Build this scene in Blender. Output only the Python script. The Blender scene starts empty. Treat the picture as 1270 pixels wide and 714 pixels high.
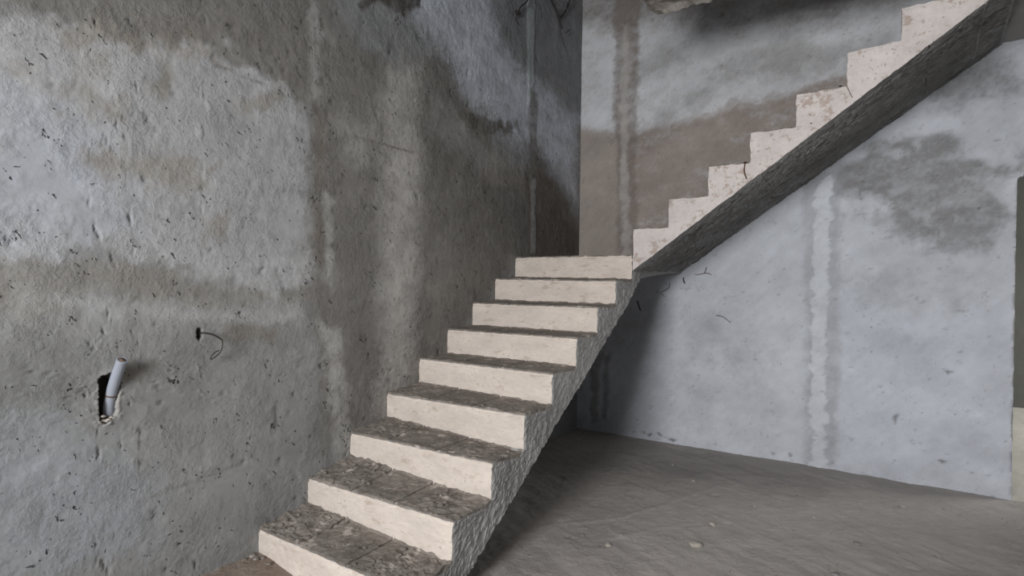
import bpy, bmesh, math, random
import numpy as np
from mathutils import Vector, Matrix, noise as mn

# ---------------------------------------------------------------- camera
SC = bpy.context.scene
COL = SC.collection
FPX = 684.31
CAM = np.array([2.5117, -1.5053, 1.35])
_yaw, _pit, _rol = -0.6046, -0.0055, 0.0135
Fv = np.array([math.sin(_yaw)*math.cos(_pit), math.cos(_yaw)*math.cos(_pit), math.sin(_pit)])
_R = np.array([math.cos(_yaw), -math.sin(_yaw), 0.0]); _U = np.cross(_R, Fv)
Rv = _R*math.cos(_rol)+_U*math.sin(_rol); Uv = -_R*math.sin(_rol)+_U*math.cos(_rol)
cd = bpy.data.cameras.new('camera'); cam = bpy.data.objects.new('camera', cd); COL.objects.link(cam)
cd.sensor_width = 36; cd.lens = FPX/1270*36; cd.clip_start = .05
cam.matrix_world = Matrix(((Rv[0], Uv[0], -Fv[0], CAM[0]), (Rv[1], Uv[1], -Fv[1], CAM[1]),
                           (Rv[2], Uv[2], -Fv[2], CAM[2]), (0, 0, 0, 1)))
SC.camera = cam
SC.view_settings.view_transform = 'Standard'; SC.view_settings.look = 'None'
SC.view_settings.exposure = 0.0; SC.view_settings.gamma = 1

# ---------------------------------------------------------------- world and daylight at the openings
W = bpy.data.worlds.new('world'); SC.world = W; W.use_nodes = True
W.node_tree.nodes['Background'].inputs[0].default_value = (.80, .90, 1.0, 1)
W.node_tree.nodes['Background'].inputs[1].default_value = .25

def area(name, loc, target, sx, sy, power, color):
    l = bpy.data.lights.new(name, 'AREA'); l.shape = 'RECTANGLE'; l.size = sx; l.size_y = sy
    l.energy = power; l.color = color
    o = bpy.data.objects.new(name, l); COL.objects.link(o); o.location = loc
    o.rotation_euler = (Vector(target)-Vector(loc)).to_track_quat('-Z', 'Y').to_euler()
    return o
area('daylight_front_opening', (1.75, -4.05, 2.05), (2.3, 0, 1.4), 1.3, 1.5, 255, (.985, .99, 1.0))
area('daylight_right_opening', (5.9, .2, 1.4), (0, .6, 1.2), 2.2, 2.0, 3, (.86, .93, 1.0))
area('daylight_upstairs_opening', (3.2, -3.8, 4.6), (1.0, 3.2, 3.8), 2.5, 1.6, 8, (.90, .95, 1.0))
area('daylight_far_room', (6.8, 5.6, 1.5), (3.5, 5.2, .3), 1.8, 2.0, 190, (1, 1, .98))

# ---------------------------------------------------------------- helpers
D, H, WID, Y9, YB = .2718, .175, .9978, 2.1745, 3.2656
def ray(x, y): return Fv*FPX + Rv*(x-635) + Uv*(357-y)
def at(px, py, ax, v):                      # photo point -> point on the plane axis=v
    r = ray(px, py); return CAM + r*(v-CAM[ax])/r[ax]
def s2l(c): c = c/255.0; return c/12.92 if c <= .04045 else ((c+.055)/1.055)**2.4
def rgb(r, g, b): return np.array([s2l(r), s2l(g), s2l(b)])

def tag(o, label=None, cat=None, group=None, kind=None):
    if label: o['label'] = label
    if cat: o['category'] = cat
    if group: o['group'] = group
    if kind: o['kind'] = kind
    return o
def thing(name, label, cat, loc=(0, 0, 0), group=None):
    o = bpy.data.objects.new(name, None); COL.objects.link(o); o.location = loc
    o.empty_display_size = .1
    return tag(o, label, cat, group)
def link(name, me, mats=None, parent=None):
    o = bpy.data.objects.new(name, me); COL.objects.link(o)
    if mats is not None:
        for m in (mats if isinstance(mats, (list, tuple)) else [mats]): me.materials.append(m)
    if parent is not None:
        o.parent = parent
        p = parent; off = Vector((0, 0, 0))
        while p: off += p.location; p = p.parent
        o.location = -off                      # meshes are written in world coordinates
    return o
def smooth(me): me.polygons.foreach_set('use_smooth', [True]*len(me.polygons))

# numpy value noise
def _h(ix, iy, s):
    n = (ix*374761393 + iy*668265263 + s*1274126177) & 0x7fffffff
    n = ((n ^ (n >> 13))*1274126177) & 0x7fffffff
    return ((n ^ (n >> 16)) & 0xffff)/65535.0
def vn(x, y, s=0):
    ix = np.floor(x).astype(np.int64); iy = np.floor(y).astype(np.int64)
    fx = x-ix; fy = y-iy; fx = fx*fx*(3-2*fx); fy = fy*fy*(3-2*fy)
    a = _h(ix, iy, s); b = _h(ix+1, iy, s); c = _h(ix, iy+1, s); d = _h(ix+1, iy+1, s)
    return (a+(b-a)*fx)*(1-fy)+(c+(d-c)*fx)*fy
def fbm(x, y, o=4, s=0):
    t = 0; a = 1; n = 0
    for k in range(o):
        t = t+a*(vn(x, y, s+k)-.5); n += a; a *= .55; x = x*2.03+5.1; y = y*2.03+1.7
    return t/n*2
def sdf(P, poly):                            # signed distance (negative inside)
    x, y = P; best = np.full(x.shape, 1e9); ins = np.zeros(x.shape, bool)
    n = len(poly)
    for i in range(n):
        ax, ay = poly[i]; bx, by = poly[(i+1) % n]
        dx, dy = bx-ax, by-ay; L = dx*dx+dy*dy+1e-12
        t = np.clip(((x-ax)*dx+(y-ay)*dy)/L, 0, 1)
        best = np.minimum(best, (x-ax-t*dx)**2+(y-ay-t*dy)**2)
        c = ((ay > y) != (by > y)) & (x < (bx-ax)*(y-ay)/((by-ay) if by != ay else 1e-12)+ax)
        ins ^= c
    d = np.sqrt(best)
    return np.where(ins, -d, d)
def sst(e0, e1, x): t = np.clip((x-e0)/(e1-e0), 0, 1); return t*t*(3-2*t)

class Surf:
    """fine grid on a plane; colour and relief are laid on it with ragged patches in metres"""
    def __init__(s, us, vs, base, seed):
        s.us, s.vs = us, vs
        s.u, s.v = np.meshgrid(us, vs); s.col = np.ones(s.u.shape+(3,))*base
        s.dz = np.zeros(s.u.shape); s.seed = seed
    def patch(s, poly, c, soft=.03, rag=.04, f=9, op=1.0, relief=0, seed=None):
        sd = s.seed+7*len(poly)+int(abs(poly[0][0])*97) if seed is None else seed
        lo = np.min(poly, 0)-.3; hi = np.max(poly, 0)+.3
        iu = slice(*np.searchsorted(s.us, (lo[0], hi[0]))); iv = slice(*np.searchsorted(s.vs, (lo[1], hi[1])))
        if iu.start == iu.stop or iv.start == iv.stop: return
        u, v = s.u[iv, iu], s.v[iv, iu]
        d = sdf((u, v), poly)+1.7*rag*fbm(u*f, v*f, 5, sd)
        soft = soft*1.5
        a = 1-sst(-soft, soft, d+.5*soft*fbm(u*55, v*55, 3, sd+5))
        a = np.clip(a*op*(1+.45*fbm(u*7, v*16, 5, sd+9)+.25*fbm(u*60, v*60, 2, sd+2)), 0, 1)
        if c is not None: s.col[iv, iu] += (c-s.col[iv, iu])*a[..., None]
        if relief: s.dz[iv, iu] += relief*(1-sst(-.012, .012, d))
    def mesh(s, name, fn, flip=False):
        nv, nu = s.u.shape
        co = fn(s.u, s.v, s.dz).reshape(-1, 3)
        i = np.arange(nu*nv).reshape(nv, nu)
        q = np.stack([i[:-1, :-1], i[:-1, 1:], i[1:, 1:], i[1:, :-1]], -1).reshape(-1, 4)
        if flip: q = q[:, ::-1]
        if getattr(s, 'hole', None) is not None: q = q[~s.hole.ravel()]
        me = bpy.data.meshes.new(name)
        me.vertices.add(len(co)); me.vertices.foreach_set('co', co.astype(np.float32).ravel())
        me.loops.add(q.size); me.loops.foreach_set('vertex_index', q.astype(np.int32).ravel())
        me.polygons.add(len(q)); me.polygons.foreach_set('loop_start', np.arange(0, q.size, 4, dtype=np.int32))
        me.polygons.foreach_set('loop_total', np.full(len(q), 4, dtype=np.int32))
        me.update(calc_edges=True)
        at_ = me.color_attributes.new('tone', 'FLOAT_COLOR', 'POINT')
        c = np.ones((len(co), 4)); c[:, :3] = np.clip(s.col.reshape(-1, 3), .004, .95)
        at_.data.foreach_set('color', c.astype(np.float32).ravel())
        smooth(me); return me

# ---------------------------------------------------------------- materials
def mat(name, base=None, rough=.9, grain=.10, bump=(.25, .01), fine=90, scale=(1, 1, 1), pits=0, spots=None, mid=6,
        spec=.25, midamt=.12):
    m = bpy.data.materials.new(name); m.use_nodes = True
    nt = m.node_tree; N = nt.nodes; L = nt.links; b = N['Principled BSDF']
    b.inputs['Roughness'].default_value = rough; b.inputs['Specular IOR Level'].default_value = spec
    tc = N.new('ShaderNodeTexCoord'); mp = N.new('ShaderNodeMapping'); mp.inputs['Scale'].default_value = scale
    L.new(tc.outputs['Object'], mp.inputs[0]); P = mp.outputs[0]
    def noise(s, d=6, r=.6, vec=P):
        n = N.new('ShaderNodeTexNoise'); n.inputs['Scale'].default_value = s; n.inputs['Detail'].default_value = d
        n.inputs['Roughness'].default_value = r; L.new(vec, n.inputs['Vector']); return n.outputs['Fac']
    def math_(op, a, b_, c=None):
        n = N.new('ShaderNodeMath'); n.operation = op
        for i, v in enumerate((a, b_, c)):
            if v is None: continue
            if isinstance(v, (int, float)): n.inputs[i].default_value = v
            else: L.new(v, n.inputs[i])
        return n.outputs[0]
    if base is None:
        a = N.new('ShaderNodeAttribute'); a.attribute_name = 'tone'; colr = a.outputs['Color']
    else:
        r = N.new('ShaderNodeRGB'); r.outputs[0].default_value = (*base, 1); colr = r.outputs[0]
    g1 = noise(fine, 8, .7); g2 = noise(mid, 7, .62)
    fac = math_('ADD', math_('MULTIPLY', math_('SUBTRACT', g1, .5), grain*4), math_('MULTIPLY', math_('SUBTRACT', g2, .5), midamt*4))
    fac = math_('ADD', fac, 1.0)
    vm = N.new('ShaderNodeVectorMath'); vm.operation = 'SCALE'; L.new(colr, vm.inputs[0]); L.new(fac, vm.inputs['Scale'])
    out = vm.outputs[0]
    hgt = math_('ADD', math_('MULTIPLY', g1, .5), math_('MULTIPLY', noise(fine*.3, 5, .6), .6))
    hgt = math_('MULTIPLY', hgt, math_('MAXIMUM', math_('MULTIPLY', math_('SUBTRACT', noise(3.1, 4, .6), .36), 4.2), .15))
    if pits:
        sw = N.new('ShaderNodeMapping'); sr = N.new('ShaderNodeMapping'); sr.inputs['Rotation'].default_value = (.75, .6, .0); L.new(P, sr.inputs[0])
        sw.inputs['Scale'].default_value = (1, .38, 1); L.new(sr.outputs[0], sw.inputs[0])
        v = N.new('ShaderNodeTexVoronoi'); v.inputs['Scale'].default_value = 44; v.feature = 'F1'
        v.inputs['Randomness'].default_value = 1
        wob = N.new('ShaderNodeTexNoise'); wob.inputs['Scale'].default_value = 30; L.new(P, wob.inputs['Vector'])
        mx = N.new('ShaderNodeMixRGB'); mx.blend_type = 'ADD'; mx.inputs[0].default_value = .05
        L.new(sw.outputs[0], mx.inputs[1]); L.new(wob.outputs['Color'], mx.inputs[2]); L.new(mx.outputs[0], v.inputs['Vector'])
        sel = noise(9, 4, .6)
        th = math_('MULTIPLY', math_('GREATER_THAN', sel, .0), math_('MULTIPLY', math_('SUBTRACT', sel, .42), 1.2))
        pit = math_('SUBTRACT', 1.0, math_('MINIMUM', math_('DIVIDE', v.outputs['Distance'], math_('MAXIMUM', th, .015)), 1.0))
        hgt = math_('SUBTRACT', hgt, math_('MULTIPLY', pit, pits))
        k = math_('SUBTRACT', 1.0, math_('MULTIPLY', pit, .42))
        v2 = N.new('ShaderNodeVectorMath'); v2.operation = 'SCALE'; L.new(out, v2.inputs[0]); L.new(k, v2.inputs['Scale']); out = v2.outputs[0]
    if spots:
        sc_, thr, colo, amt = spots
        n = noise(sc_, 8, .7); cr = N.new('ShaderNodeMapRange'); L.new(n, cr.inputs[0])
        cr.inputs[1].default_value = thr; cr.inputs[2].default_value = thr+.06; cr.inputs[3].default_value = 0; cr.inputs[4].default_value = amt
        mx = N.new('ShaderNodeMixRGB'); L.new(cr.outputs[0], mx.inputs[0]); L.new(out, mx.inputs[1]); mx.inputs[2].default_value = (*colo, 1)
        out = mx.outputs[0]
    L.new(out, b.inputs['Base Color'])
    bp = N.new('ShaderNodeBump'); bp.inputs['Strength'].default_value = bump[0]; bp.inputs['Distance'].default_value = bump[1]
    L.new(hgt, bp.inputs['Height']); L.new(bp.outputs[0], b.inputs['Normal'])
    return m

M_left = mat('rough_plaster', None, grain=.07, bump=(1.0, .013), fine=70, pits=2.2, midamt=.10, mid=8)
M_back = mat('trowelled_plaster', None, grain=.06, bump=(.6, .010), fine=90, pits=.5, mid=5, midamt=.10)
M_floor = mat('floor_screed', None, grain=.08, bump=(.8, .016), fine=60, pits=.5, mid=5, midamt=.08, rough=.75)
M_shell = mat('bare_plaster', rgb(150, 148, 145), bump=(.4, .01))
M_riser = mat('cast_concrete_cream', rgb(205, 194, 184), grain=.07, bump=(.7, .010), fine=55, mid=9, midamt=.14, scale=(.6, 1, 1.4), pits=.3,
              spots=(16, .58, tuple(rgb(168, 150, 134)), .55))
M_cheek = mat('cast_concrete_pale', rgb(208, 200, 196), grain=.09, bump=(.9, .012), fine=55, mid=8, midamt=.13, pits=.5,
              spots=(14, .555, tuple(rgb(158, 134, 120)), .6))
M_side = mat('rough_cast_side', rgb(160, 158, 156), grain=.15, bump=(1.0, .026), fine=120, mid=12, midamt=.08, pits=.5)
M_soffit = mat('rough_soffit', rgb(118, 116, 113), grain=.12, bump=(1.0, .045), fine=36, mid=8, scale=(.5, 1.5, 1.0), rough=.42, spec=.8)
M_tread = mat('dirty_mortar_crust', rgb(130, 123, 116), grain=.28, bump=(1.0, .020), fine=75, mid=10, midamt=.36,
              spots=(13, .57, tuple(rgb(196, 187, 178)), .7))
M_slab = mat('broken_slab_concrete', rgb(160, 154, 147), grain=.12, bump=(1.0, .02), fine=45, mid=14, midamt=.15)
M_pipe = mat('grey_pvc', rgb(146, 151, 161), grain=.01, bump=(.05, .002), rough=.45, midamt=.04)
M_pipein = mat('pipe_dirt', rgb(120, 100, 88), grain=.05)
M_wire = mat('dark_wire', rgb(52, 46, 42), grain=.02, rough=.6)
M_rust = mat('rusty_wire', rgb(98, 76, 62), grain=.03, rough=.7)
M_crumb = mat('pale_mortar', rgb(170, 163, 154), grain=.1, bump=(.6, .01))
M_dark = mat('dark_plaster', rgb(92, 92, 88), grain=.05, bump=(.5, .01), mid=3)  # dark tone keeps bounced light low off the unseen front and right walls

# ---------------------------------------------------------------- mesh makers
def rough(v, amp, f=14, s=0):
    p = Vector(v)*f
    n = mn.noise_vector(p+Vector((s, 3*s, 7))) + .5*mn.noise_vector(p*2.3)
    return Vector(v)+n*amp
def loft_box(name, c, n, mats, midx=(0,)*6, amp=.003, f=14, parent=None, fn=None, shade=False):
    """c: 8 corners, index = x + 2*y + 4*z ; n: divisions in x,y,z ; midx: material of -x,+x,-y,+y,-z,+z"""
    c = [Vector(q) for q in c]
    def P(i, j, k):
        a, b, g = i/n[0], j/n[1], k/n[2]
        e0 = c[0].lerp(c[1], a).lerp(c[2].lerp(c[3], a), b); e1 = c[4].lerp(c[5], a).lerp(c[6].lerp(c[7], a), b)
        return e0.lerp(e1, g)
    vid = {}; vs = []; fs = []; mi = []
    def V(i, j, k):
        if (i, j, k) not in vid:
            v = P(i, j, k); v = rough(v, amp, f)
            if fn: v = fn(v, i/n[0], j/n[1], k/n[2])
            vid[(i, j, k)] = len(vs); vs.append(v)
        return vid[(i, j, k)]
    nx, ny, nz = n
    for j in range(ny):
        for k in range(nz):
            fs.append((V(0, j, k), V(0, j, k+1), V(0, j+1, k+1), V(0, j+1, k))); mi.append(midx[0])
            fs.append((V(nx, j, k), V(nx, j+1, k), V(nx, j+1, k+1), V(nx, j, k+1))); mi.append(midx[1])
    for i in range(nx):
        for k in range(nz):
            fs.append((V(i, 0, k), V(i+1, 0, k), V(i+1, 0, k+1), V(i, 0, k+1))); mi.append(midx[2])
            fs.append((V(i, ny, k), V(i, ny, k+1), V(i+1, ny, k+1), V(i+1, ny, k))); mi.append(midx[3])
    for i in range(nx):
        for j in range(ny):
            fs.append((V(i, j, 0), V(i, j+1, 0), V(i+1, j+1, 0), V(i+1, j, 0))); mi.append(midx[4])
            fs.append((V(i, j, nz), V(i+1, j, nz), V(i+1, j+1, nz), V(i, j+1, nz))); mi.append(midx[5])
    me = bpy.data.meshes.new(name); me.from_pydata(vs, [], fs); me.update()
    me.polygons.foreach_set('material_index', mi)
    if shade: smooth(me)
    return link(name, me, mats, parent)
def box(name, lo, hi, m, parent=None, kind=None):
    c = [((lo, hi)[i & 1][0], (lo, hi)[i >> 1 & 1][1], (lo, hi)[i >> 2][2]) for i in range(8)]
    o = loft_box(name, c, (1, 1, 1), m, amp=0, parent=parent)
    if kind: o['kind'] = kind
    return o
def tube(name, pts, r, m, parent=None, seg=8, sub=4, jitter=0, r1=None, cap=True):
    pts = [Vector(p) for p in pts]
    if sub > 1 and len(pts) > 2:
        q = []
        for i in range(len(pts)-1):
            a = pts[max(i-1, 0)]; b = pts[i]; c = pts[i+1]; d = pts[min(i+2, len(pts)-1)]
            for k in range(sub):
                t = k/sub
                q.append(.5*((2*b)+(c-a)*t+(2*a-5*b+4*c-d)*t*t+(-a+3*b-3*c+d)*t**3))
        q.append(pts[-1]); pts = q
    vs = []; fs = []; n = len(pts)
    for i, p in enumerate(pts):
        t = (pts[min(i+1, n-1)]-pts[max(i-1, 0)]).normalized()
        if i == 0: up = Vector((0, 0, 1)) if abs(t.z) < .9 else Vector((1, 0, 0))
        else: up = b
        if i == 0: a = t.cross(up).normalized(); b = t.cross(a)
        else: b = (b-t*b.dot(t)).normalized(); a = b.cross(t)
        rr = r if r1 is None else r+(r1-r)*i/(n-1)
        for k in range(seg):
            w = 2*math.pi*k/seg; v = p+(a*math.cos(w)+b*math.sin(w))*rr
            vs.append(rough(v, jitter, 60) if jitter else v)
    for i in range(n-1):
        for k in range(seg):
            fs.append((i*seg+k, i*seg+(k+1) % seg, (i+1)*seg+(k+1) % seg, (i+1)*seg+k))
    if cap: fs += [tuple(range(seg))[::-1], tuple(range((n-1)*seg, n*seg))]
    me = bpy.data.meshes.new(name); me.from_pydata(vs, [], fs); me.update(); smooth(me)
    return link(name, me, m, parent)
def clump(name, c, r, m, parent=None, seed=0, squash=.6):
    bm = bmesh.new(); bmesh.ops.create_icosphere(bm, subdivisions=2, radius=1)
    for v in bm.verts:
        q = v.co.copy(); k = 1+.45*mn.noise(q*1.3+Vector((seed*3.1, seed, 0)))
        v.co = Vector((q.x*k*r[0], q.y*k*r[1], q.z*k*r[2]*squash))+Vector(c)
    me = bpy.data.meshes.new(name); bm.to_mesh(me); bm.free()
    return link(name, me, m, parent)

# ================================================================ SETTING
def LP(pts): return [tuple(at(x, y, 0, 0)[[1, 2]]) for x, y in pts]      # photo outline -> (y, z) on the left wall
def BP(pts): return [tuple(at(x, y, 1, YB)[[0, 2]]) for x, y in pts]     # -> (x, z) on the back wall
def GP(pts): return [tuple(at(x, y, 2, 0)[[0, 1]]) for x, y in pts]      # -> (x, y) on the floor

def axis(lo, hi, step, fine=()):
    a = [lo]
    while a[-1] < hi-1e-6:
        st = step
        for f0, f1, fs in fine:
            if f0 <= a[-1] < f1: st = fs
        a.append(min(hi, a[-1]+st))
    return np.array(a)

# ---- left wall
ys = axis(-1.25, YB, .0125, [(-.72, -.52, .004), (-.32, -.26, .005)])
zs = axis(-.06, 4.25, .0125, [(.77, 1.03, .004), (1.08, 1.15, .005)])
LW = Surf(ys, zs, rgb(138, 138, 137), 11)
c = LW
u, v = c.u, c.v
# top damp brown coat and the pale coat beneath it
c.patch(LP([(0, -60), (0, 8), (60, 22), (110, 46), (180, 45), (245, 62), (300, 76), (350, 100), (385, 140), (392, 60), (386, -60)]), rgb(118, 115, 111), .02, .05, 10)
c.patch(LP([(-40, 6), (60, 26), (125, 46), (160, 62), (200, 50), (255, 72), (285, 66), (350, 102), (372, 128), (384, 160), (384, 352), (330, 372), (214, 330), (150, 312), (60, 318), (0, 330), (-40, 330)]), rgb(164, 164, 165), .018, .06, 11)
c.patch(LP([(-40, 90), (120, 150), (150, 240), (110, 300), (-40, 310)]), rgb(163, 167, 176), .12, .10, 5, .6)
for q in ([(20, 80), (55, 82), (50, 100), (25, 98)], [(60, 28), (140, 40), (150, 60), (80, 52)], [(120, 130), (150, 128), (165, 160), (130, 150)], [(60, 112), (125, 112), (130, 124), (66, 122)],
          [(290, 130), (352, 112), (355, 124), (300, 142)], [(180, 205), (262, 210), (262, 240), (190, 232)], [(110, 195), (240, 190), (262, 215), (130, 218)],
          [(190, 120), (205, 78), (212, 110), (200, 130)], [(250, 270), (285, 262), (280, 300), (258, 292)], [(100, 75), (122, 72), (120, 85), (102, 84)]):
    c.patch(LP(q), rgb(140, 135, 127), .03, .05, 14, .65)
c.patch(LP([(120, 36), (260, 60), (262, 70), (150, 60)]), rgb(138, 128, 114), .03, .06, 22, .4)
# rough band
c.patch(LP([(-40, 324), (60, 318), (150, 316), (210, 332), (330, 362), (386, 356), (386, 372), (250, 385), (120, 372), (-40, 400)]), rgb(134, 131, 126), .02, .05, 14, .85)
c.patch(LP([(150, 372), (250, 384), (374, 374), (374, 400), (250, 404), (160, 392)]), rgb(168, 168, 167), .04, .04, 9, .7)
c.patch(LP([(20, 350), (180, 380), (150, 395), (20, 372)]), rgb(165, 166, 167), .04, .04, 9, .5)
c.patch(LP([(-40, 400), (30, 410), (110, 470), (60, 560), (20, 640), (-40, 660)]), rgb(116, 116, 115), .12, .12, 5, .6)
c.patch(LP([(160, 450), (250, 460), (300, 500), (290, 560), (200, 560), (150, 520)]), rgb(122, 119, 115), .12, .12, 5, .5)
c.patch(LP([(-40, 560), (60, 540), (120, 530), (200, 590), (180, 680), (60, 720), (-40, 740)]), rgb(152, 156, 162), .12, .10, 6, .65)
c.patch(LP([(215, 480), (320, 440), (370, 500), (360, 600), (240, 640), (210, 560)]), rgb(146, 146, 146), .12, .12, 6, .45)
c.patch(LP([(270, 400), (345, 410), (340, 425), (280, 415)]), rgb(116, 108, 98), .03, .03, 14, .6)
c.patch(LP([(155, 448), (190, 452), (175, 470), (150, 480)]), rgb(112, 106, 98), .03, .03, 14, .6)
# beyond the first guide strip
c.patch(LP([(386, -60), (386, 350), (400, 560), (470, 520), (478, 80), (470, -60)]), rgb(120, 117, 113), .05, .04, 7)
c.patch(LP([(384, -20), (398, 20), (396, 110), (386, 130)]), rgb(158, 158, 155), .02, .03, 15, .7)
c.patch(LP([(402, 240), (412, 250), (414, 360), (404, 350)]), rgb(172, 172, 168), .015, .02, 15, .7)
c.patch(LP([(398, 400), (420, 410), (428, 470), (436, 560), (420, 590), (408, 500)]), rgb(164, 163, 160), .02, .03, 13, .7)
c.patch(LP([(390, 130), (398, 140), (400, 330), (392, 330)]), rgb(108, 101, 93), .015, .03, 18, .6)
c.patch(LP([(418, 140), (470, 150), (462, 196), (420, 196)]), rgb(158, 156, 152), .06, .05, 8, .6)
c.patch(LP([(470, -60), (560, -60), (720, -60), (720, 320), (640, 320), (520, 480), (475, 520)]), rgb(117, 114, 110), .05, .03, 7)
c.patch(LP([(478, 84), (518, 74), (522, 250), (516, 420), (505, 500), (470, 530), (474, 300)]), rgb(166, 163, 159), .07, .03, 6, .9)
c.patch(LP([(530, 330), (640, 315), (560, 400), (525, 440)]), rgb(134, 130, 124), .1, .06, 6, .6)
c.patch(LP([(600, 170), (655, 180), (650, 240), (600, 215)]), rgb(140, 135, 128), .06, .06, 7, .6)
# light from under the slab edge painted pale, running down to the corner
c.patch(LP([(420, -60), (418, 10), (445, 50), (490, 80), (545, 70), (580, 130), (620, 190), (650, 215), (690, 225), (716, 275), (722, -60)]), rgb(136, 137, 138), .04, .05, 8, .9)
c.patch(LP([(480, -60), (510, 10), (560, 70), (590, 130), (640, 175), (668, 185), (716, 250), (716, 150), (680, 110), (620, 60), (610, -60)]), rgb(192, 196, 205), .09, .06, 6, .9)
c.patch(LP([(590, -60), (620, 30), (680, 90), (720, 140), (720, -60)]), rgb(134, 135, 138), .10, .06, 6, .8)
c.patch(LP([(446, 8), (476, -20), (520, -40), (522, 8), (505, 19), (488, 16), (470, 2)]), rgb(84, 80, 76), .012, .03, 14)
c.patch(LP([(552, 136), (600, 146), (640, 150), (650, 165), (600, 165), (560, 148)]), rgb(96, 92, 86), .02, .05, 20, .75)
c.patch(LP([(540, 110), (600, 180), (650, 208), (600, 210), (530, 160)]), rgb(150, 149, 146), .04, .04, 8, .5)
c.patch(LP([(668, 190), (720, 290), (720, 330), (655, 330), (658, 210)]), rgb(100, 94, 88), .09, .05, 7, .9)
c.patch(LP([(653, -40), (664, -40), (662, 130), (655, 130)]), rgb(176, 184, 184), .012, .015, 14, .6, .006)
c.patch(LP([(659, 220), (665, 222), (664, 314), (659, 314)]), rgb(150, 152, 152), .012, .012, 14, .6, .006)
c.patch(LP([(656, 110), (668, 115), (666, 220), (658, 216)]), rgb(112, 106, 100), .012, .02, 14, .6)
# relief: trowel swells, pits, guide strip edges
c.dz += .004*fbm(u*2.3, v*2.3, 3, 3) + .0022*fbm(u*14, v*14, 4, 5)
rb = 1-sst(.0, .05, np.abs(u-.36))*1
c.dz += .004*fbm(u*24, v*24, 3, 9)*np.clip(rb, 0, 1)
pit = np.clip(fbm((u+v*.5)*42, (v-u*.5)*15, 3, 21)-.48, 0, .3)
c.dz -= .030*pit; c.col *= (1-1.1*pit)[..., None]
bub = np.clip(fbm((u*.8+v*.6)*48, (v*.8-u*.6)*22, 3, 31)-.42, 0, .3); c.dz += .012*bub
c.col *= (1+.14*fbm(u*3, v*5, 4, 40)+.07*fbm(u*10, v*30, 4, 44))[..., None]
# chased holes
hole = LP([(123.5, 470), (128, 466), (133, 463.5), (138.5, 463), (149, 476), (145, 492), (144, 512), (138, 519), (131, 524), (125, 522), (123.5, 505)])
dh = sdf((u, v), hole)+.007*fbm(u*60, v*60, 3, 2)
k = 1-sst(-.006, .004, dh); c.dz += .010*np.exp(-np.clip(dh, 0, 1)/.012)*(dh > 0)*(.6+fbm(u*90, v*90, 2, 8)); c.dz -= .075*k
c.col += (rgb(60, 55, 50)-c.col)*(k*.85)[..., None]
rim = np.exp(-(np.clip(dh, 0, 1)/.015)**2)*(1-k); c.col += (rgb(176, 172, 166)-c.col)*(rim*.35)[..., None]
h2 = LP([(245, 407), (250, 407), (251, 418), (247, 422), (245, 416)])
dh = sdf((u, v), h2)+.003*fbm(u*80, v*80, 2, 4); k = 1-sst(-.003, .004, dh); c.dz -= .03*k; c.col += (rgb(45, 42, 40)-c.col)*(k*.9)[..., None]
# hairline cracks
def crack(S_, pts, w, col, depth=.003):
    d = np.full(S_.u.shape, 9.)
    jx = .008*fbm(S_.u*30, S_.v*30, 3, 77)
    for (ax, ay), (bx, by) in zip(pts[:-1], pts[1:]):
        dx, dy = bx-ax, by-ay
        t = np.clip(((S_.u-ax)*dx+(S_.v-ay)*dy)/(dx*dx+dy*dy+1e-9), 0, 1)
        d = np.minimum(d, np.hypot(S_.u-ax-t*dx+jx, S_.v-ay-t*dy+jx))
    k = np.exp(-(d/w)**2); S_.dz -= depth*k; S_.col += (col-S_.col)*(k*.8)[..., None]
crack(c, LP([(682, -10), (692, 20), (697, 45), (702, 62)]), .012, rgb(70, 66, 64))
crack(c, LP([(268, 80), (330, 105)]), .006, rgb(120, 116, 112)); crack(c, LP([(342, 505), (341, 530)]), .010, rgb(90, 86, 82))
crack(c, LP([(190, 615), (300, 575)]), .006, rgb(120, 118, 116)); crack(c, LP([(440, 170), (520, 190)]), .006, rgb(110, 105, 98))
me = LW.mesh('wall_left', lambda a, b, d: np.stack([d, a, b], -1), flip=False)
wall_left = link('wall_left', me, M_left); wall_left['kind'] = 'structure'
box('wall_left_front_part', (-.2, -4.2, -.2), (-.001, -1.25, 6.2), M_shell, wall_left)
box('wall_left_upper_part', (-.2, -1.25, 4.25), (-.001, YB+.2, 6.2), M_shell, wall_left)
box('wall_left_core', (-.2, -1.25, -.2), (-.10, YB+.2, 4.25), M_shell, wall_left)

# ---- back wall (ends in a ragged jamb at a doorway)
XR = 3.165
xs = axis(0, 3.62, .0125); zs = axis(-.06, 4.25, .0125)
BW = Surf(xs, zs, rgb(200, 203, 210), 50); c = BW; u, v = c.u, c.v
c.patch(BP([(715, -60), (715, 330), (790, 345), (1270, 30), (1300, -300)]), rgb(150, 140, 133), .02, .0)
c.patch(BP([(700, 163), (780, 160), (850, 148), (930, 128), (1000, 108), (1200, 40), (1200, -80), (700, -80)]), rgb(198, 199, 202), .04, .07, 5)  # lit band on the upper wall, painted into the plaster tone
c.patch(BP([(715, 160), (715, 330), (770, 330), (768, 165)]), rgb(158, 149, 142), .03, .03, 7, .8)
for q in ([(820, 150), (930, 60), (1000, 50), (1000, 75), (900, 110)], [(960, 60), (1110, 40), (1110, 70), (980, 90)], [(780, 60), (860, 50), (850, 80), (790, 100)]):
    c.patch(BP(q), rgb(150, 149, 148), .06, .08, 6, .6)
for q in ([(800, 250), (840, 180), (900, 160), (880, 200), (830, 240)], [(790, 200), (860, 160), (900, 150), (820, 215)]):
    c.patch(BP(q), rgb(158, 147, 140), .07, .08, 6, .6)
c.patch(BP([(700, 30), (820, 30), (1000, 20), (1110, 10), (1110, -80), (700, -80)]), rgb(112, 104, 97), .08, .07, 5, .6)  # shadow of the slab above, darkened into the wall colour
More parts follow.
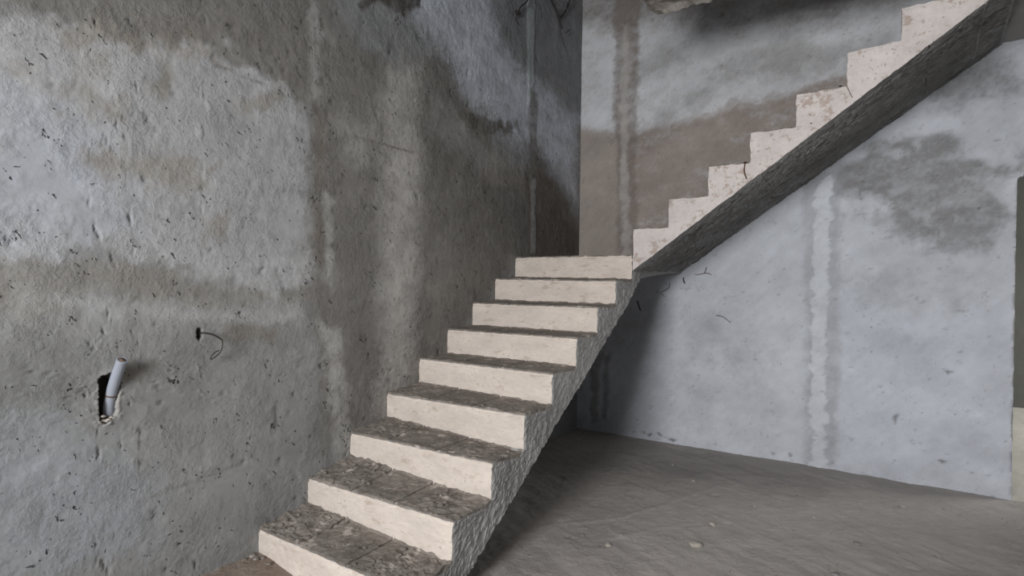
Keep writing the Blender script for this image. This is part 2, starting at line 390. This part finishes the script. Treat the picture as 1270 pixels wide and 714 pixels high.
# upper guide strip
c.patch(BP([(763, -20), (795, -20), (788, 140), (790, 330), (768, 330), (762, 140)]), rgb(126, 117, 111), .02, .03, 9, .75)
c.patch(BP([(771, 30), (781, 30), (778, 150), (783, 322), (771, 322), (769, 150)]), rgb(176, 172, 168), .015, .03, 14, .65, .006)
# lower wall: big damp stain under the flight, paler patches
c.patch(BP([(1035, 215), (1120, 160), (1180, 170), (1262, 195), (1262, 275), (1180, 300), (1120, 285), (1090, 250), (1050, 245)]), rgb(142, 142, 143), .06, .12, 6, .9)
c.patch(BP([(1140, 122), (1200, 60), (1262, 62), (1262, 115), (1190, 135)]), rgb(140, 140, 142), .07, .09, 6, .8)
c.patch(BP([(1175, 130), (1262, 120), (1262, 205), (1195, 200)]), rgb(192, 195, 202), .04, .08, 7, .9)
for q in ([(1046, 236), (1066, 232), (1070, 246), (1048, 248)], [(1098, 190), (1120, 182), (1112, 198)], [(1080, 236), (1110, 240), (1150, 224), (1110, 232)],
          [(1132, 176), (1140, 172), (1140, 182)], [(1130, 262), (1160, 258), (1150, 280)], [(1190, 218), (1250, 225), (1240, 240)]):
    c.patch(BP(q), rgb(176, 178, 182), .012, .03, 16, .85)
for q in ([(1095, 275), (1160, 290), (1240, 280), (1190, 300)], [(1110, 60), (1262, 60), (1262, 75)], [(850, 400), (890, 395), (900, 430), (860, 440)],
          [(905, 440), (950, 450), (940, 480)], [(1060, 350), (1110, 340), (1120, 370), (1070, 380)], [(1080, 420), (1160, 430), (1140, 450)],
          [(840, 470), (880, 480), (870, 520)], [(1180, 540), (1240, 560), (1240, 580)], [(1130, 350), (1200, 345), (1190, 380)], [(760, 390), (800, 380), (800, 420), (770, 430)]):
    c.patch(BP(q), rgb(166, 168, 172), .09, .10, 7, .55)
c.patch(BP([(1040, 380), (1250, 400), (1250, 600), (1040, 570)]), rgb(205, 210, 221), .12, .1, 4, .5)
c.patch(BP([(995, 225), (1045, 190), (1040, 300), (1042, 420), (1036, 580), (998, 576), (1000, 420), (996, 300)]), rgb(160, 162, 166), .02, .02, 10, .55)
c.patch(BP([(1011, 232), (1030, 215), (1030, 300), (1027, 360), (1026, 450), (1024, 582), (1005, 578), (1006, 450), (1008, 360), (1008, 300)]), rgb(208, 211, 217), .006, .03, 16, .95, .010)
c.patch(BP([(731, 440), (748, 440), (742, 520), (735, 520)]), rgb(150, 150, 152), .015, .03, 12, .7, .006)
c.patch(BP([(750, 440), (756, 440), (752, 520), (748, 520)]), rgb(120, 121, 124), .02, .02, 12, .6)
for q in ([(783, 536), (787, 534), (787, 537)], [(795, 535), (800, 535), (799, 538)], [(800, 538), (808, 538), (806, 541)], [(815, 536), (822, 540), (818, 541)], [(818, 540), (840, 545), (836, 548)],
          [(955, 560), (962, 562), (958, 564)], [(978, 562), (984, 564), (980, 566)], [(1070, 588), (1085, 590), (1078, 593)], [(1108, 515), (1115, 512), (1110, 526)], [(1170, 458), (1182, 461), (1176, 464)], [(1164, 570), (1175, 572), (1170, 574)]):
    c.patch(BP(q), rgb(96, 94, 94), .006, .006, 30, .8, -.004)
c.col *= (1+.15*fbm(u*1.6, v*4, 5, 60)+.07*fbm((u+v)*6, (v-u)*22, 4, 64)+.04*fbm(u*25, v*25, 3, 66))[..., None]
c.dz += .004*fbm(u*1.7, v*1.7, 3, 3)+.0012*fbm(u*16, v*16, 3, 6)
pit = np.clip(fbm(u*26, v*50, 3, 71)-.5, 0, .3); c.dz -= .018*pit; c.col *= (1-1.2*pit)[..., None]
# rippled edge at the floor and at the jamb
def co_fn(a, b, d):
    low = b < 2.12-.05*np.clip(1-(a-XR)/.05, 0, 1)**2
    j = (a > XR-.02) & (a < XR+.0125) & low
    return np.stack([np.where(j, XR-.004-.010*vn(b*14, b*0, 5), a), YB-d, b], -1)
BW.hole = (u[:-1, :-1] > XR-.003) & (v[:-1, :-1] < 2.11-.05*np.clip(1-(u[:-1, :-1]-XR)/.05, 0, 1)**2)
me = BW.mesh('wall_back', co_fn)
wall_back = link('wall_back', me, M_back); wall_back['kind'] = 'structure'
box('wall_core', (-.2, YB+.02, -.2), (XR-.02, YB+.14, 6.2), M_shell, wall_back)
loft_box('door_jamb', [(XR-.03, YB+.004, -.1), (XR-.006, YB+.004, -.1), (XR-.03, YB+.14, -.1), (XR-.006, YB+.14, -.1),
                       (XR-.03, YB+.004, 2.13), (XR-.006, YB+.004, 2.13), (XR-.03, YB+.14, 2.13), (XR-.006, YB+.14, 2.13)], (1, 4, 80), M_shell, amp=.003, f=30, parent=wall_back)
box('wall_upper_part', (0, YB+.001, 4.24), (XR, YB+.02, 6.2), M_shell, wall_back)
# over the doorway and beyond
box('lintel', (XR-.02, YB+.004, 2.118), (4.1, YB+.14, 6.2), M_dark, wall_back)
box('wall_beyond_doorway', (3.62, YB, 2.118), (4.1, YB+.01, 4.3), M_shell, wall_back)
box('wall_right_of_doorway', (4.1, YB, -.2), (6.2, YB+.14, 6.2), M_shell, wall_back)
# ---- floor
fx = axis(0, 4.4, .016); fy = axis(-.9, YB+.02, .016)
FS = Surf(fx, fy, rgb(168, 162, 157), 120); c = FS; u, v = c.u, c.v
c.patch(GP([(600, 700), (660, 560), (800, 545), (1000, 590), (900, 640), (700, 714)]), rgb(146, 141, 137), .2, .15, 3, .6)
c.patch(GP([(760, 620), (900, 600), (1100, 640), (1270, 714), (800, 720)]), rgb(184, 178, 173), .2, .15, 3, .6)
c.patch([(0, -.9), (.5, -.9), (.45, .1), (0, .1)], rgb(128, 113, 101), .06, .05, 6, .9)
c.col *= (1+.10*fbm(u*3, v*3, 4, 2)+.06*fbm((u+v)*5, (v-u)*24, 4, 8))[..., None]
rot = (u*.86-v*.5, v*.86+u*.5)
c.dz += .006*fbm(u*1.5, v*1.5, 3, 12)+.005*fbm(rot[0]*3, rot[1]*16, 4, 14)+.0016*fbm(u*30, v*30, 3, 16)
rid = np.clip(fbm(rot[0]*5, rot[1]*26, 3, 19)-.45, 0, .4); c.dz += .022*rid
r2 = np.clip(fbm(u*12+v*9, v*14-u*7, 3, 23)-.52, 0, .3); c.dz -= .03*r2
for q, w in (([(700, 650), (760, 640), (900, 600)], .02), ([(800, 600), (1000, 690)], .018), ([(950, 600), (1180, 690)], .015), ([(760, 668), (846, 645)], .015), ([(1040, 640), (1150, 714)], .015)):
    P_ = GP(q)
    crack(c, [(a+.05*math.sin(b*5), b) for a, b in P_], w*.7, rgb(165, 162, 158), -.004)
# screed rises to the left wall in front of the first step, dips at the far corner
c.dz += .045*(1-sst(.0, .45, u))*(1-sst(.0, .7, v)) + (-.03*(1-sst(0, 2.2, u))*sst(1.6, 3.2, v))
me = FS.mesh('floor', lambda a, b, d: np.stack([a, b, d], -1))
floor = link('floor', me, M_floor); floor['kind'] = 'structure'
box('floor_front_part', (0, -4.2, -.2), (6, -.9, -.002), M_shell, floor)
box('floor_right_part', (4.4, -.9, -.2), (6, YB+.02, -.002), M_shell, floor)
box('floor_core', (-.2, -.9, -.2), (4.4, YB+.02, -.07), M_shell, floor)
fb = loft_box('floor_beyond_doorway', [(2.4, YB+.02, -.2), (7, YB+.02, -.2), (2.4, 7.2, -.2), (7, 7.2, -.2), (2.4, YB+.02, 0), (7, YB+.02, 0), (2.4, 7.2, 0), (7, 7.2, 0)],
              (40, 40, 1), mat('pale_dusty_screed', rgb(196, 192, 184), bump=(.6, .015), mid=3, midamt=.1), amp=.003, f=6, parent=floor)
# ---- shell out of view: daylight enters through its openings
wf = box('wall_front', (-.2, -4.3, -.2), (.8, -4.2, 3.1), M_dark, None, 'structure')
box('wall_piece', (4.0, -4.3, -.2), (6.2, -4.2, 3.1), M_dark, wf)
box('wall_piece', (.8, -4.3, 2.92), (4.0, -4.2, 3.1), M_dark, wf)
box('wall_piece', (.8, -4.3, -.2), (4.0, -4.2, .3), M_dark, wf)
wr = box('wall_right', (6.0, -4.3, -.2), (6.2, -1.0, 6.2), M_dark, None, 'structure')
box('wall_piece', (6.0, 1.4, -.2), (6.2, YB, 6.2), M_dark, wr)
box('wall_piece', (6.0, -1.0, 2.5), (6.2, 1.4, 6.2), M_dark, wr)
box('wall_piece', (6.0, -1.0, -.2), (6.2, 1.4, .3), M_dark, wr)
box('wall_far_room', (2.2, 7.15, -.2), (7.2, 7.3, 3.2), M_dark, None, 'structure')
wfl = box('wall_far_side', (2.2, YB+.14, -.2), (2.38, 7.15, 3.2), M_dark, None, 'structure')
box('ceiling_far_room', (2.2, YB+.14, 3.0), (7.2, 7.3, 3.2), M_dark, None, 'structure')
box('ceiling_roof', (-.2, -4.3, 6.0), (6.2, YB+.14, 6.2), M_shell, None, 'structure')

# ---- upper floor slab: its broken corner hangs into the top of the picture
P0 = at(812, 20, 2, 3.18)
ex, ey = float(P0[0]), float(P0[1])
def ragged(v, a, b, g):
    if g < .5 and b > .93: v = v+Vector((0, .035*mn.noise(v*7), .035*mn.noise(v*9)+.012*mn.noise(v*35)+.010))
    if a < .01 and g < .5: v = v+Vector((.03*mn.noise(v*8), 0, .02*mn.noise(v*11)))
    return v
ceil = loft_box('ceiling', [(ex, -4.2, 3.18), (3.05, -4.2, 3.18), (ex, ey, 3.18), (3.05, ey, 3.18), (ex, -4.2, 3.34), (3.05, -4.2, 3.34), (ex, ey, 3.34), (3.05, ey, 3.34)],
                (130, 130, 3), M_slab, amp=.010, f=16, fn=ragged); ceil['kind'] = 'structure'
box('ceiling_slab_right', (3.05, -4.2, 2.97), (6.0, YB, 3.26), M_shell, ceil)

# ================================================================ STAIRCASE
stair = thing('concrete_staircase', 'raw cast concrete staircase turning right at a landing, cream risers and grey rough soffit', 'staircase', (.5, 0, 0))
TL = [.157, .327, .509, .690, .874, 1.045, 1.222, 1.401, 1.578]      # nosing height at the wall
TR = [.176, .352, .530, .701, .875, 1.050, 1.222, 1.392, 1.578]      # nosing height at the open side
BL = [.02, .193, .375, .542, .715, .875, 1.052, 1.232, 1.411]        # foot of each riser at the wall
BR = [0, .170, .347, .512, .699, .879, 1.055, 1.229, 1.401]
rnd = random.Random(4)
# waist slab of the lower flight
sof = [(.26, .0), (.375, .075), (.549, .195), (.745, .323), (.928, .444), (1.133, .592), (1.413, .765), (1.738, .988), (2.053, 1.190), (2.3, 1.385), (2.369, 1.441), (YB, 1.474)]
def sofz(y):
    for (a, b), (c_, d_) in zip(sof[:-1], sof[1:]):
        if y <= c_: return b+(d_-b)*(y-a)/(c_-a)
    return sof[-1][1]
def slab_mesh(name, top, m, y0, y1, n, x0=.0, x1=WID, parent=None):
    vs = []; fs = []; mi = []; nx = 14; nz = 26
    idx = {}
    def V(i, j, k):
        if (i, j, k) not in idx:
            y = y0+(y1-y0)*j/n; zt = top(y); zb = min(sofz(y), zt-.01); x = x0+(x1-x0)*i/nx
            v = rough((x, y, zb+(zt-zb)*k/nz), .004, 26)
            if k == 0: v.z += .006*mn.noise(Vector((x, y, 0))*30)
            if i == nx: v.x += .004*mn.noise(v*38)+.005*mn.noise(v*85)
            if i == nx and k == 0: v.z += .006*mn.noise(v*60)
            idx[(i, j, k)] = len(vs); vs.append(v)
        return idx[(i, j, k)]
    for j in range(n):
        for k in range(nz):
            fs.append((V(nx, j, k), V(nx, j+1, k), V(nx, j+1, k+1), V(nx, j, k+1))); mi.append(0)
            fs.append((V(0, j, k), V(0, j, k+1), V(0, j+1, k+1), V(0, j+1, k))); mi.append(0)
        for i in range(nx):
            fs.append((V(i, j, 0), V(i, j+1, 0), V(i+1, j+1, 0), V(i+1, j, 0))); mi.append(1)
            fs.append((V(i, j, nz), V(i+1, j, nz), V(i+1, j+1, nz), V(i, j+1, nz))); mi.append(0)
    for i in range(nx):
        for k in range(nz):
            fs.append((V(i, 0, k), V(i+1, 0, k), V(i+1, 0, k+1), V(i, 0, k+1))); mi.append(0)
            fs.append((V(i, n, k), V(i, n, k+1), V(i+1, n, k+1), V(i+1, n, k))); mi.append(0)
    me = bpy.data.meshes.new(name); me.from_pydata(vs, [], fs); me.update(); me.polygons.foreach_set('material_index', mi)
    return link(name, me, m, parent)
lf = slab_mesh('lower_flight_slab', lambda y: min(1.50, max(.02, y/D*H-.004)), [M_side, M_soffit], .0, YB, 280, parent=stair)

for k in range(9):
    y0, y1 = k*D, (k+1)*D
    last = k == 8
    if last: y1 = YB
    zl0, zr0 = BL[k], BR[k]
    nzl = (BL[k+1] if not last else 1.57); nzr = (BR[k+1] if not last else 1.575)
    base = (k*H-.004) if not last else 1.396
    zb1 = (k+1)*H-.004-.01 if not last else 1.495     # block bottom follows the waist slab
    def edge(v, a, b, g, k=k):
        if g > .9 and b < .02: v = v+Vector((0, .005*(1+mn.noise(v*30)), -.005*(1+mn.noise(v*24))))
        if a > .999 and 0 < g < 1: v = v+Vector((.004*mn.noise(v*38)+.005*mn.noise(v*85), 0, 0))
        if b < .02 and a > .97: v = v+Vector((-.004*(1+mn.noise(v*40)), 0, 0))
        return v
    yb = y0
    core = [(0, y0, base), (WID, y0, base), (0, y1, zb1), (WID, y1, zb1),
            (0, y0, TL[k]-.006), (WID, y0, TR[k]-.006), (0, y1, nzl-.02), (WID, y1, nzr-.02)]
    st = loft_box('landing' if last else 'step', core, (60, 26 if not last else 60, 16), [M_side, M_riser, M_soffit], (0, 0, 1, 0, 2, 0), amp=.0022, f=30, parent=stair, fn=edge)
    # mortar crust on the tread, cast in three fields with joints between them
    f1 = .30+.05*rnd.random(); f2 = .64+.05*rnd.random()
    sp = [0, f1, f2, 1] if not last else [0, .5, 1]
    rk = {0: .026, 1: .020, 2: .015, 3: .010}.get(k, .006)
    for q in range(len(sp)-1):
        a0, a1 = sp[q]+(.006 if q else 0), sp[q+1]-(.006 if q < len(sp)-2 else 0)
        def tread(v, a, b, g, q=q, rk=rk, k=k, a0=a0, a1=a1):
            X = v.x/WID
            lump = rk*(1.0 if (X < .33 or X > .72) else .22)
            if g > .5:
                n1 = mn.fractal(Vector((v.x*11, v.y*11, k*3.3)), .8, 2.1, 4); n2 = mn.noise(Vector((v.x*38, v.y*38, k)))
                v = v+Vector((0, 0, lump*(n1*.55+.5*max(0, n2))+.0015*n2))
            if b < .02: v = v+Vector((0, .004+.010*max(0, mn.noise(v*22)), -.002))
            if b > .98: v = v+Vector((0, 0, .006*(1+mn.noise(v*20))))
            if q == 2 and a > .98: v = v+Vector((.006*mn.noise(v*30)-.002, 0, 0))
            return v
        def L_(a, zl, zr): return zl+(zr-zl)*a
        yy1 = y1-.002 if not last else y1
        cc = [(a0*WID, y0, L_(a0, TL[k]-.008, TR[k]-.008)), (a1*WID, y0, L_(a1, TL[k]-.008, TR[k]-.008)),
              (a0*WID, yy1, L_(a0, nzl-.022, nzr-.022)), (a1*WID, yy1, L_(a1, nzl-.022, nzr-.022)),
              (a0*WID, y0, L_(a0, TL[k], TR[k])), (a1*WID, y0, L_(a1, TL[k], TR[k])),
              (a0*WID, yy1, L_(a0, nzl, nzr)), (a1*WID, yy1, L_(a1, nzl, nzr))]
        nn = (34, 26, 1) if k < 4 else (20, 12, 1)
        loft_box('tread_panel', cc, nn, M_tread, amp=.0008, f=30, parent=st, fn=tread)
    # droppings of mortar left on the treads
    if k < 5:
        bmv = []; 
        cr = bmesh.new()
        for i in range((44, 22, 12, 8, 4)[k]):
            side = rnd.random()
            X = rnd.uniform(.02, .32) if side < .5 else (rnd.uniform(.66, .97) if side < .85 else rnd.uniform(.3, .66))
            Yf = rnd.random(); r = rnd.uniform(.003, .010)*(1.25 if k < 2 else .8)
            z = (TL[k]*(1-X)+TR[k]*X)*(1-Yf)+(nzl*(1-X)+nzr*X)*Yf
            g_ = bmesh.ops.create_icosphere(cr, subdivisions=1, radius=1)
            for v in g_['verts']:
                s_ = 1+.9*mn.noise(v.co*2.3+Vector((i, k, 0)))
                v.co = Vector((v.co.x*r*s_*1.5, v.co.y*r*s_, v.co.z*r*.7*s_))+Vector((X*WID, y0+.012+Yf*(D-.03), z+.004))
        me = bpy.data.meshes.new('mortar_crumbs'); cr.to_mesh(me); cr.free()
        o = link('mortar_crumbs', me, M_tread, st); o['kind'] = 'stuff'

# ---- upper flight: pale cheek facing the room, rough soffit, stepped top
UX0, UD = 1.0, .2557
SZ = [1.757, 1.946, 2.138, 2.322, 2.5125, 2.705, 2.892, 3.075]
UXS = [1.003, 1.2515, 1.513, 1.7645, 2.019, 2.278, 2.530, 2.788, 3.05]
def sf(x, t):                                                        # soffit height; t=0 at the room side, 1 at the wall
    z = 1.477+.7245*(x-1.018)
    z += (.030-.02*(x-1)/2)*t; lip = 1.441+.034*t
    k = .010; return lip+k*math.log(1+math.exp((z-lip)/k))-k*.2
nX, nY, nZ = 240, 170, 4
vs = []; fs = []; mi = []; idx = {}
def stepline(x): return 1.575+(x-UXS[0])*.1874/.2557-.006
def UV(i, j, k):
    if (i, j, k) not in idx:
        x = UX0+(3.06-UX0)*i/nX; t = j/nY; y = Y9+(YB-Y9)*t
        zb = sf(x, t); zt = max(stepline(x), zb+.02)
        v = Vector((x, y, zb+(zt-zb)*k/nZ))
        if k == 0:
            q = Vector((x*15-y*4, y*26, 0)); r_ = 1-abs(mn.noise(q)+.4*mn.noise(q*2.1))*2.6
            v.z += .004*mn.fractal(Vector((x*10, y*12, 0)), .8, 2, 3)-.026*min(1, (j+1)/9)*max(0, r_-.45)*(.4+max(0,mn.noise(q*.5)+.5))+(.004*mn.noise(Vector((x*45, 0, 0))) if j == 0 else 0)
            if j == nY: v.z += .012*mn.noise(Vector((x*9, 3, 0)))
        else: v += .0025*mn.noise_vector(v*22)
        idx[(i, j, k)] = len(vs); vs.append(v)
    return idx[(i, j, k)]
for i in range(nX):
    for k in range(nZ):
        fs.append((UV(i, 0, k), UV(i+1, 0, k), UV(i+1, 0, k+1), UV(i, 0, k+1))); mi.append(0)
    for j in range(nY):
        fs.append((UV(i, j, 0), UV(i, j+1, 0), UV(i+1, j+1, 0), UV(i+1, j, 0))); mi.append(1)
        fs.append((UV(i, j, nZ), UV(i+1, j, nZ), UV(i+1, j+1, nZ), UV(i, j+1, nZ))); mi.append(0)
me = bpy.data.meshes.new('upper_flight_slab'); me.from_pydata(vs, [], fs); me.update(); me.polygons.foreach_set('material_index', mi)
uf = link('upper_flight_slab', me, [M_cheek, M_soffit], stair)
for k in range(8):
    x0, x1 = UXS[k], UXS[k+1]; zt = SZ[k]
    b0 = stepline(x0)-.012; b1 = min(stepline(x1)-.012, zt-.004)
    d0 = (0, 0, -.004, -.004, 0, .012, 0, 0)[k]
    def chip(v, a, b, g):
        if g > .9: v = v+Vector((0, 0, .005*mn.noise(v*26)))
        if a < .02: v = v+Vector((.005*mn.noise(v*26), 0, 0))
        if g > .9 and b < .05: v = v+Vector((0, .003, -.003*(1+mn.noise(v*50))))
        return v
    core = [(x0, Y9, b0), (x1, Y9, b1), (x0, YB, b0), (x1, YB, b1), (x0, Y9, zt), (x1, Y9, zt+d0), (x0, YB, zt), (x1, YB, zt)]
    st = loft_box('step', core, (20, 24, 16), [M_cheek, M_tread], (0, 0, 0, 0, 0, 1), amp=.0022, f=24, parent=stair, fn=chip)
    loft_box('tread_panel', [(x0+.004, Y9+.02, zt-.004), (x1-.004, Y9+.02, zt-.004), (x0+.004, YB, zt-.004), (x1-.004, YB, zt-.004),
                            (x0+.004, Y9+.02, zt+.003), (x1-.004, Y9+.02, zt+.003), (x0+.004, YB, zt+.003), (x1-.004, YB, zt+.003)], (12, 20, 1), M_tread, amp=.003, f=20, parent=st)
# thin cast ridges and cracks across the soffit
def sof_line(p, q, r, m, name, n=9):
    a = at(*p, 1, Y9); b = at(*q, 1, YB); pts = []
    for i in range(n):
        t = i/(n-1); x = a[0]+(b[0]-a[0])*t; y = Y9+(YB-Y9)*t
        pts.append((x+.006*mn.noise(Vector((t*9, r*99, 0))), y, sf(x, t)-.001))
    tube(name, pts, r, m, stair, 6, 3, jitter=.002)
sof_line((1223, 2), (1205, 84), .007, M_side, 'mortar_ridge')
sof_line((1263, -2), (1240, 56), .009, M_side, 'mortar_ridge')
sof_line((1152, 66), (1146, 120), .003, M_wire, 'crack')
sof_line((944, 212), (968, 246), .003, M_wire, 'crack')
# cracks in the pale cheek
def cheek_line(pts, r, m, name='crack'):
    tube(name, [tuple(at(x, y, 1, Y9-.001)) for x, y in pts], r, m, stair, 5, 3, jitter=.001)
cheek_line([(924, 202), (923, 212), (926, 222)], .0045, M_rust)
cheek_line([(1050, 106), (1053, 113), (1057, 121)], .002, M_rust)
for x, y, r in ((924, 201, .008), (930, 202, .006), (1006, 153, .006), (1042, 106, .006), (982, 158, .005)):
    p = at(x, y, 1, Y9); clump('mortar_crumb', (p[0], p[1]+.01, p[2]), (r*1.5, r, r), M_wire if x != 930 else M_rust, stair, x)
clump('mortar_crumb', tuple(at(1006, 153, 1, Y9-.001)), (.006, .002, .006), M_rust, stair, 9)

# ================================================================ SMALL THINGS
def Lp(x, y, off=0): return tuple(at(x, y, 0, off))
def Bp(x, y, off=0): return tuple(at(x, y, 1, YB-off))
pp = thing('conduit_pipe', 'grey plastic pipe stub bent out of a chipped hole in the left wall', 'pipe', Lp(136, 515, -.03))
path = [Lp(134.5, 516, -.040), Lp(135, 503, -.030), Lp(138, 488, -.018), Lp(143.5, 469, .008), Lp(148.5, 455, .034), Lp(151.5, 446.5, .052)]
tube('pipe_body', path, .0195, M_pipe, pp, 24, 5)
tube('pipe_collar', [Lp(137.2, 491.2, -.0195), Lp(137.6, 489.6, -.0185)], .0208, M_rust, pp, 24, 1)
a, b = Vector(path[-1]), Vector(path[-2]); dr = (a-b).normalized()
tube('pipe_mouth', [a+dr*.0004, a+dr*.0010], .0150, M_pipein, pp, 20, 1)
bm = bmesh.new(); n = 24
up = dr.cross(Vector((1, 0, 0))).normalized(); sd = dr.cross(up)
rings = []
for rr, off in ((.0197, 0), (.0200, .0015), (.0150, .0030), (.0145, .0012)):
    rings.append([bm.verts.new(a+dr*off+(up*math.cos(2*math.pi*i/n)+sd*math.sin(2*math.pi*i/n))*rr) for i in range(n)])
for r0, r1 in zip(rings[:-1], rings[1:]):
    for i in range(n): bm.faces.new((r0[i], r0[(i+1) % n], r1[(i+1) % n], r1[i]))
me = bpy.data.meshes.new('pipe_rim'); bm.to_mesh(me); bm.free(); link('pipe_rim', me, M_pipe, pp)
for i, (x, y) in enumerate(((127, 521), (131, 522), (135, 520), (138, 517), (128, 516))):
    clump('mortar_lump', Lp(x, y, -.012+.004*(i % 3)), (.012, .010, .009), M_left if False else M_crumb, pp, i)

w = thing('wire_loop', 'thin dark wire curling into a loop from a small hole beside the pipe', 'wire', Lp(248, 413, 0))
tube('cable', [Lp(247.5, 414, -.02), Lp(250, 412.5, .004), Lp(257, 413, .02), Lp(267, 416, .03), Lp(275.5, 421.5, .035)], .0034, M_wire, w, 8, 4)
tube('bare_wire', [Lp(275.5, 421.5, .035), Lp(276, 428, .036), Lp(274, 435, .036), Lp(270, 440, .034), Lp(264, 444.5, .032), Lp(261, 445, .032), Lp(264, 439, .034), Lp(269, 435.5, .036), Lp(272, 434.5, .036)], .0026, M_wire, w, 6, 4)

def tagged_tube(name, pts, r, m, label, cat, r1=None):
    o = thing(name, label, cat, pts[0]); tube('strand', pts, r, m, o, 6, 3, jitter=.001, r1=r1); return o
o = tagged_tube('hanging_wire', [Lp(659, -14, .02), Lp(654, 1, .03), Lp(646, 8, .03), Lp(643, 15, .015)], .006, M_wire,
                'short knotted black wire high on the left wall beside the pale strip', 'wire')
clump('knot', Lp(642, 16, .015), (.02, .024, .020), M_wire, o, 2, 1)
tube('thin_strand', [Lp(642, 17, .015), Lp(639, 23, .008), Lp(644, 31, .004)], .0025, M_wire, o, 5, 3)
o = tagged_tube('dangling_wire', [Lp(679, -16, .03), Lp(684, 2, .03), Lp(690, 12, .025), Lp(694, 24, .012), Lp(697, 36, .006)], .006, M_wire,
                'frayed dark wire hanging in a fork near the wall corner at the top', 'wire', .003)
tube('strand', [Lp(694, 22, .012), Lp(699, 17, .02), Lp(704, 8, .03), Lp(707, -2, .035), Lp(704, -14, .03)], .007, M_wire, o, 6, 3, jitter=.002)
tube('strand', [Lp(699, 17, .02), Lp(702, 14, .02), Lp(704, 2, .02)], .004, M_wire, o, 6, 3, jitter=.002)
tagged_tube('wire_stub', [Lp(702, 41, .02), Lp(705, 38, .03), Lp(707, 37, .03)], .004, M_wire, 'tiny black wire stub just below the forked wire by the wall corner', 'wire')
tagged_tube('wire_stub', [Bp(790.5, 373, 0), Bp(792, 378, .02), Bp(794, 384, .03), Bp(795, 384, .03)], .006, M_wire,
            'short black wire stub in the shadow under the landing, on the back wall', 'wire')
o = tagged_tube('wire_twig', [Bp(831, 350, .0), Bp(830, 355, .02), Bp(828, 358, .02), Bp(820, 362, .01)], .0022, M_wire,
            'thin forked tie wire on the back wall left of the upright stub', 'wire')
tube('strand', [Bp(814, 361, .01), Bp(820, 364, .012), Bp(825, 368, .004)], .0014, M_wire, o, 5, 3)
tagged_tube('wire_stub', [Bp(848, 344, .0), Bp(847.5, 347, .02), Bp(849, 351, .03)], .004, M_wire,
            'short upright black wire stub just under the upper flight foot', 'wire')
o = tagged_tube('wire_twig', [Bp(863, 341, .0), Bp(872, 339, .02), Bp(877, 338.5, .02), Bp(882, 340.5, .02)], .0024, M_rust,
            'rusty sprig of tie wire highest under the slanting soffit', 'wire')
tube('strand', [Bp(873, 339, .02), Bp(875, 334, .025), Bp(876, 331, .02)], .002, M_rust, o, 5, 3)
tagged_tube('wire_twig', [Bp(888, 391, .002), Bp(895, 392, .018), Bp(900, 395, .012), Bp(906, 400, .002)], .0022, M_wire,
            'lone thin curved wire lowest on the pale wall left of the plaster strip', 'wire')

# crumbs on the floor, each its own thing
spec = [(884, 650, .016, 'largest pale mortar crumb on the floor left of centre under the upper flight'),
        (863, 677, .020, 'long flat pale chip on the floor near the bottom edge'),
        (1063, 674, .016, 'dark-sided crumb lying alone on the right part of the floor'),
        (860, 595, .011, 'small grey crumb on the floor close to the back wall'),
        (834, 574, .008, 'tiny white crumb nearest the back wall'),
        (754, 676, .014, 'grey crumb on the floor right of the lower flight'),
        (722, 663, .009, 'small dark crumb nearest the lower flight'),
        (1119, 627, .012, 'flat crumb on the floor near the right end of the back wall'),
        (935, 627, .009, 'small pale crumb on the middle of the floor'),
        (804, 571, .007, 'tiny dark crumb at the edge of the stair shadow'),
        (1037, 712, .012, 'dark crumb at the very bottom edge of the picture'),
        (749, 550, .008, 'small dark crumb deep in the shadow behind the stairs'),
        (1009, 641, .008, 'small pale crumb right of the middle of the floor')]
for i, (x, y, r, lab) in enumerate(spec):
    p = at(x, y, 2, .006)
    fz = float(FS.dz[np.searchsorted(fy, p[1]), np.searchsorted(fx, p[0])])
    dark = 'dark' in lab
    o = clump('mortar_crumb', (0, 0, 0), (r*(1.8 if 'long' in lab else 1.2), r, r), M_side if dark else M_crumb, None, i, .7)
    o.location = (p[0], p[1], fz+r*.35); tag(o, lab, 'crumb', 'mortar crumbs on the floor')
# mortar rubble at the foot of the first step against the left wall
for i, (x, y, r) in enumerate(((310, 688, .016), (318, 693, .014), (326, 692, .010), (303, 694, .010), (334, 699, .009))):
    p = at(x, y, 2, .04)
    o = clump('mortar_lump', (0, 0, 0), (r*1.4, r, r), M_tread, None, i+20, .8)
    o.location = (max(p[0], .02), p[1], .04+r*.2)
    tag(o, ['crumbly mortar lump in the corner of wall and first step', 'mortar lump right against the foot of the first riser', 'small lump second along the first riser', 'lump furthest from the first riser beside the left wall', 'smallest lump along the first riser, nearest the viewer'][i], 'rubble', 'mortar lumps at the stair foot')
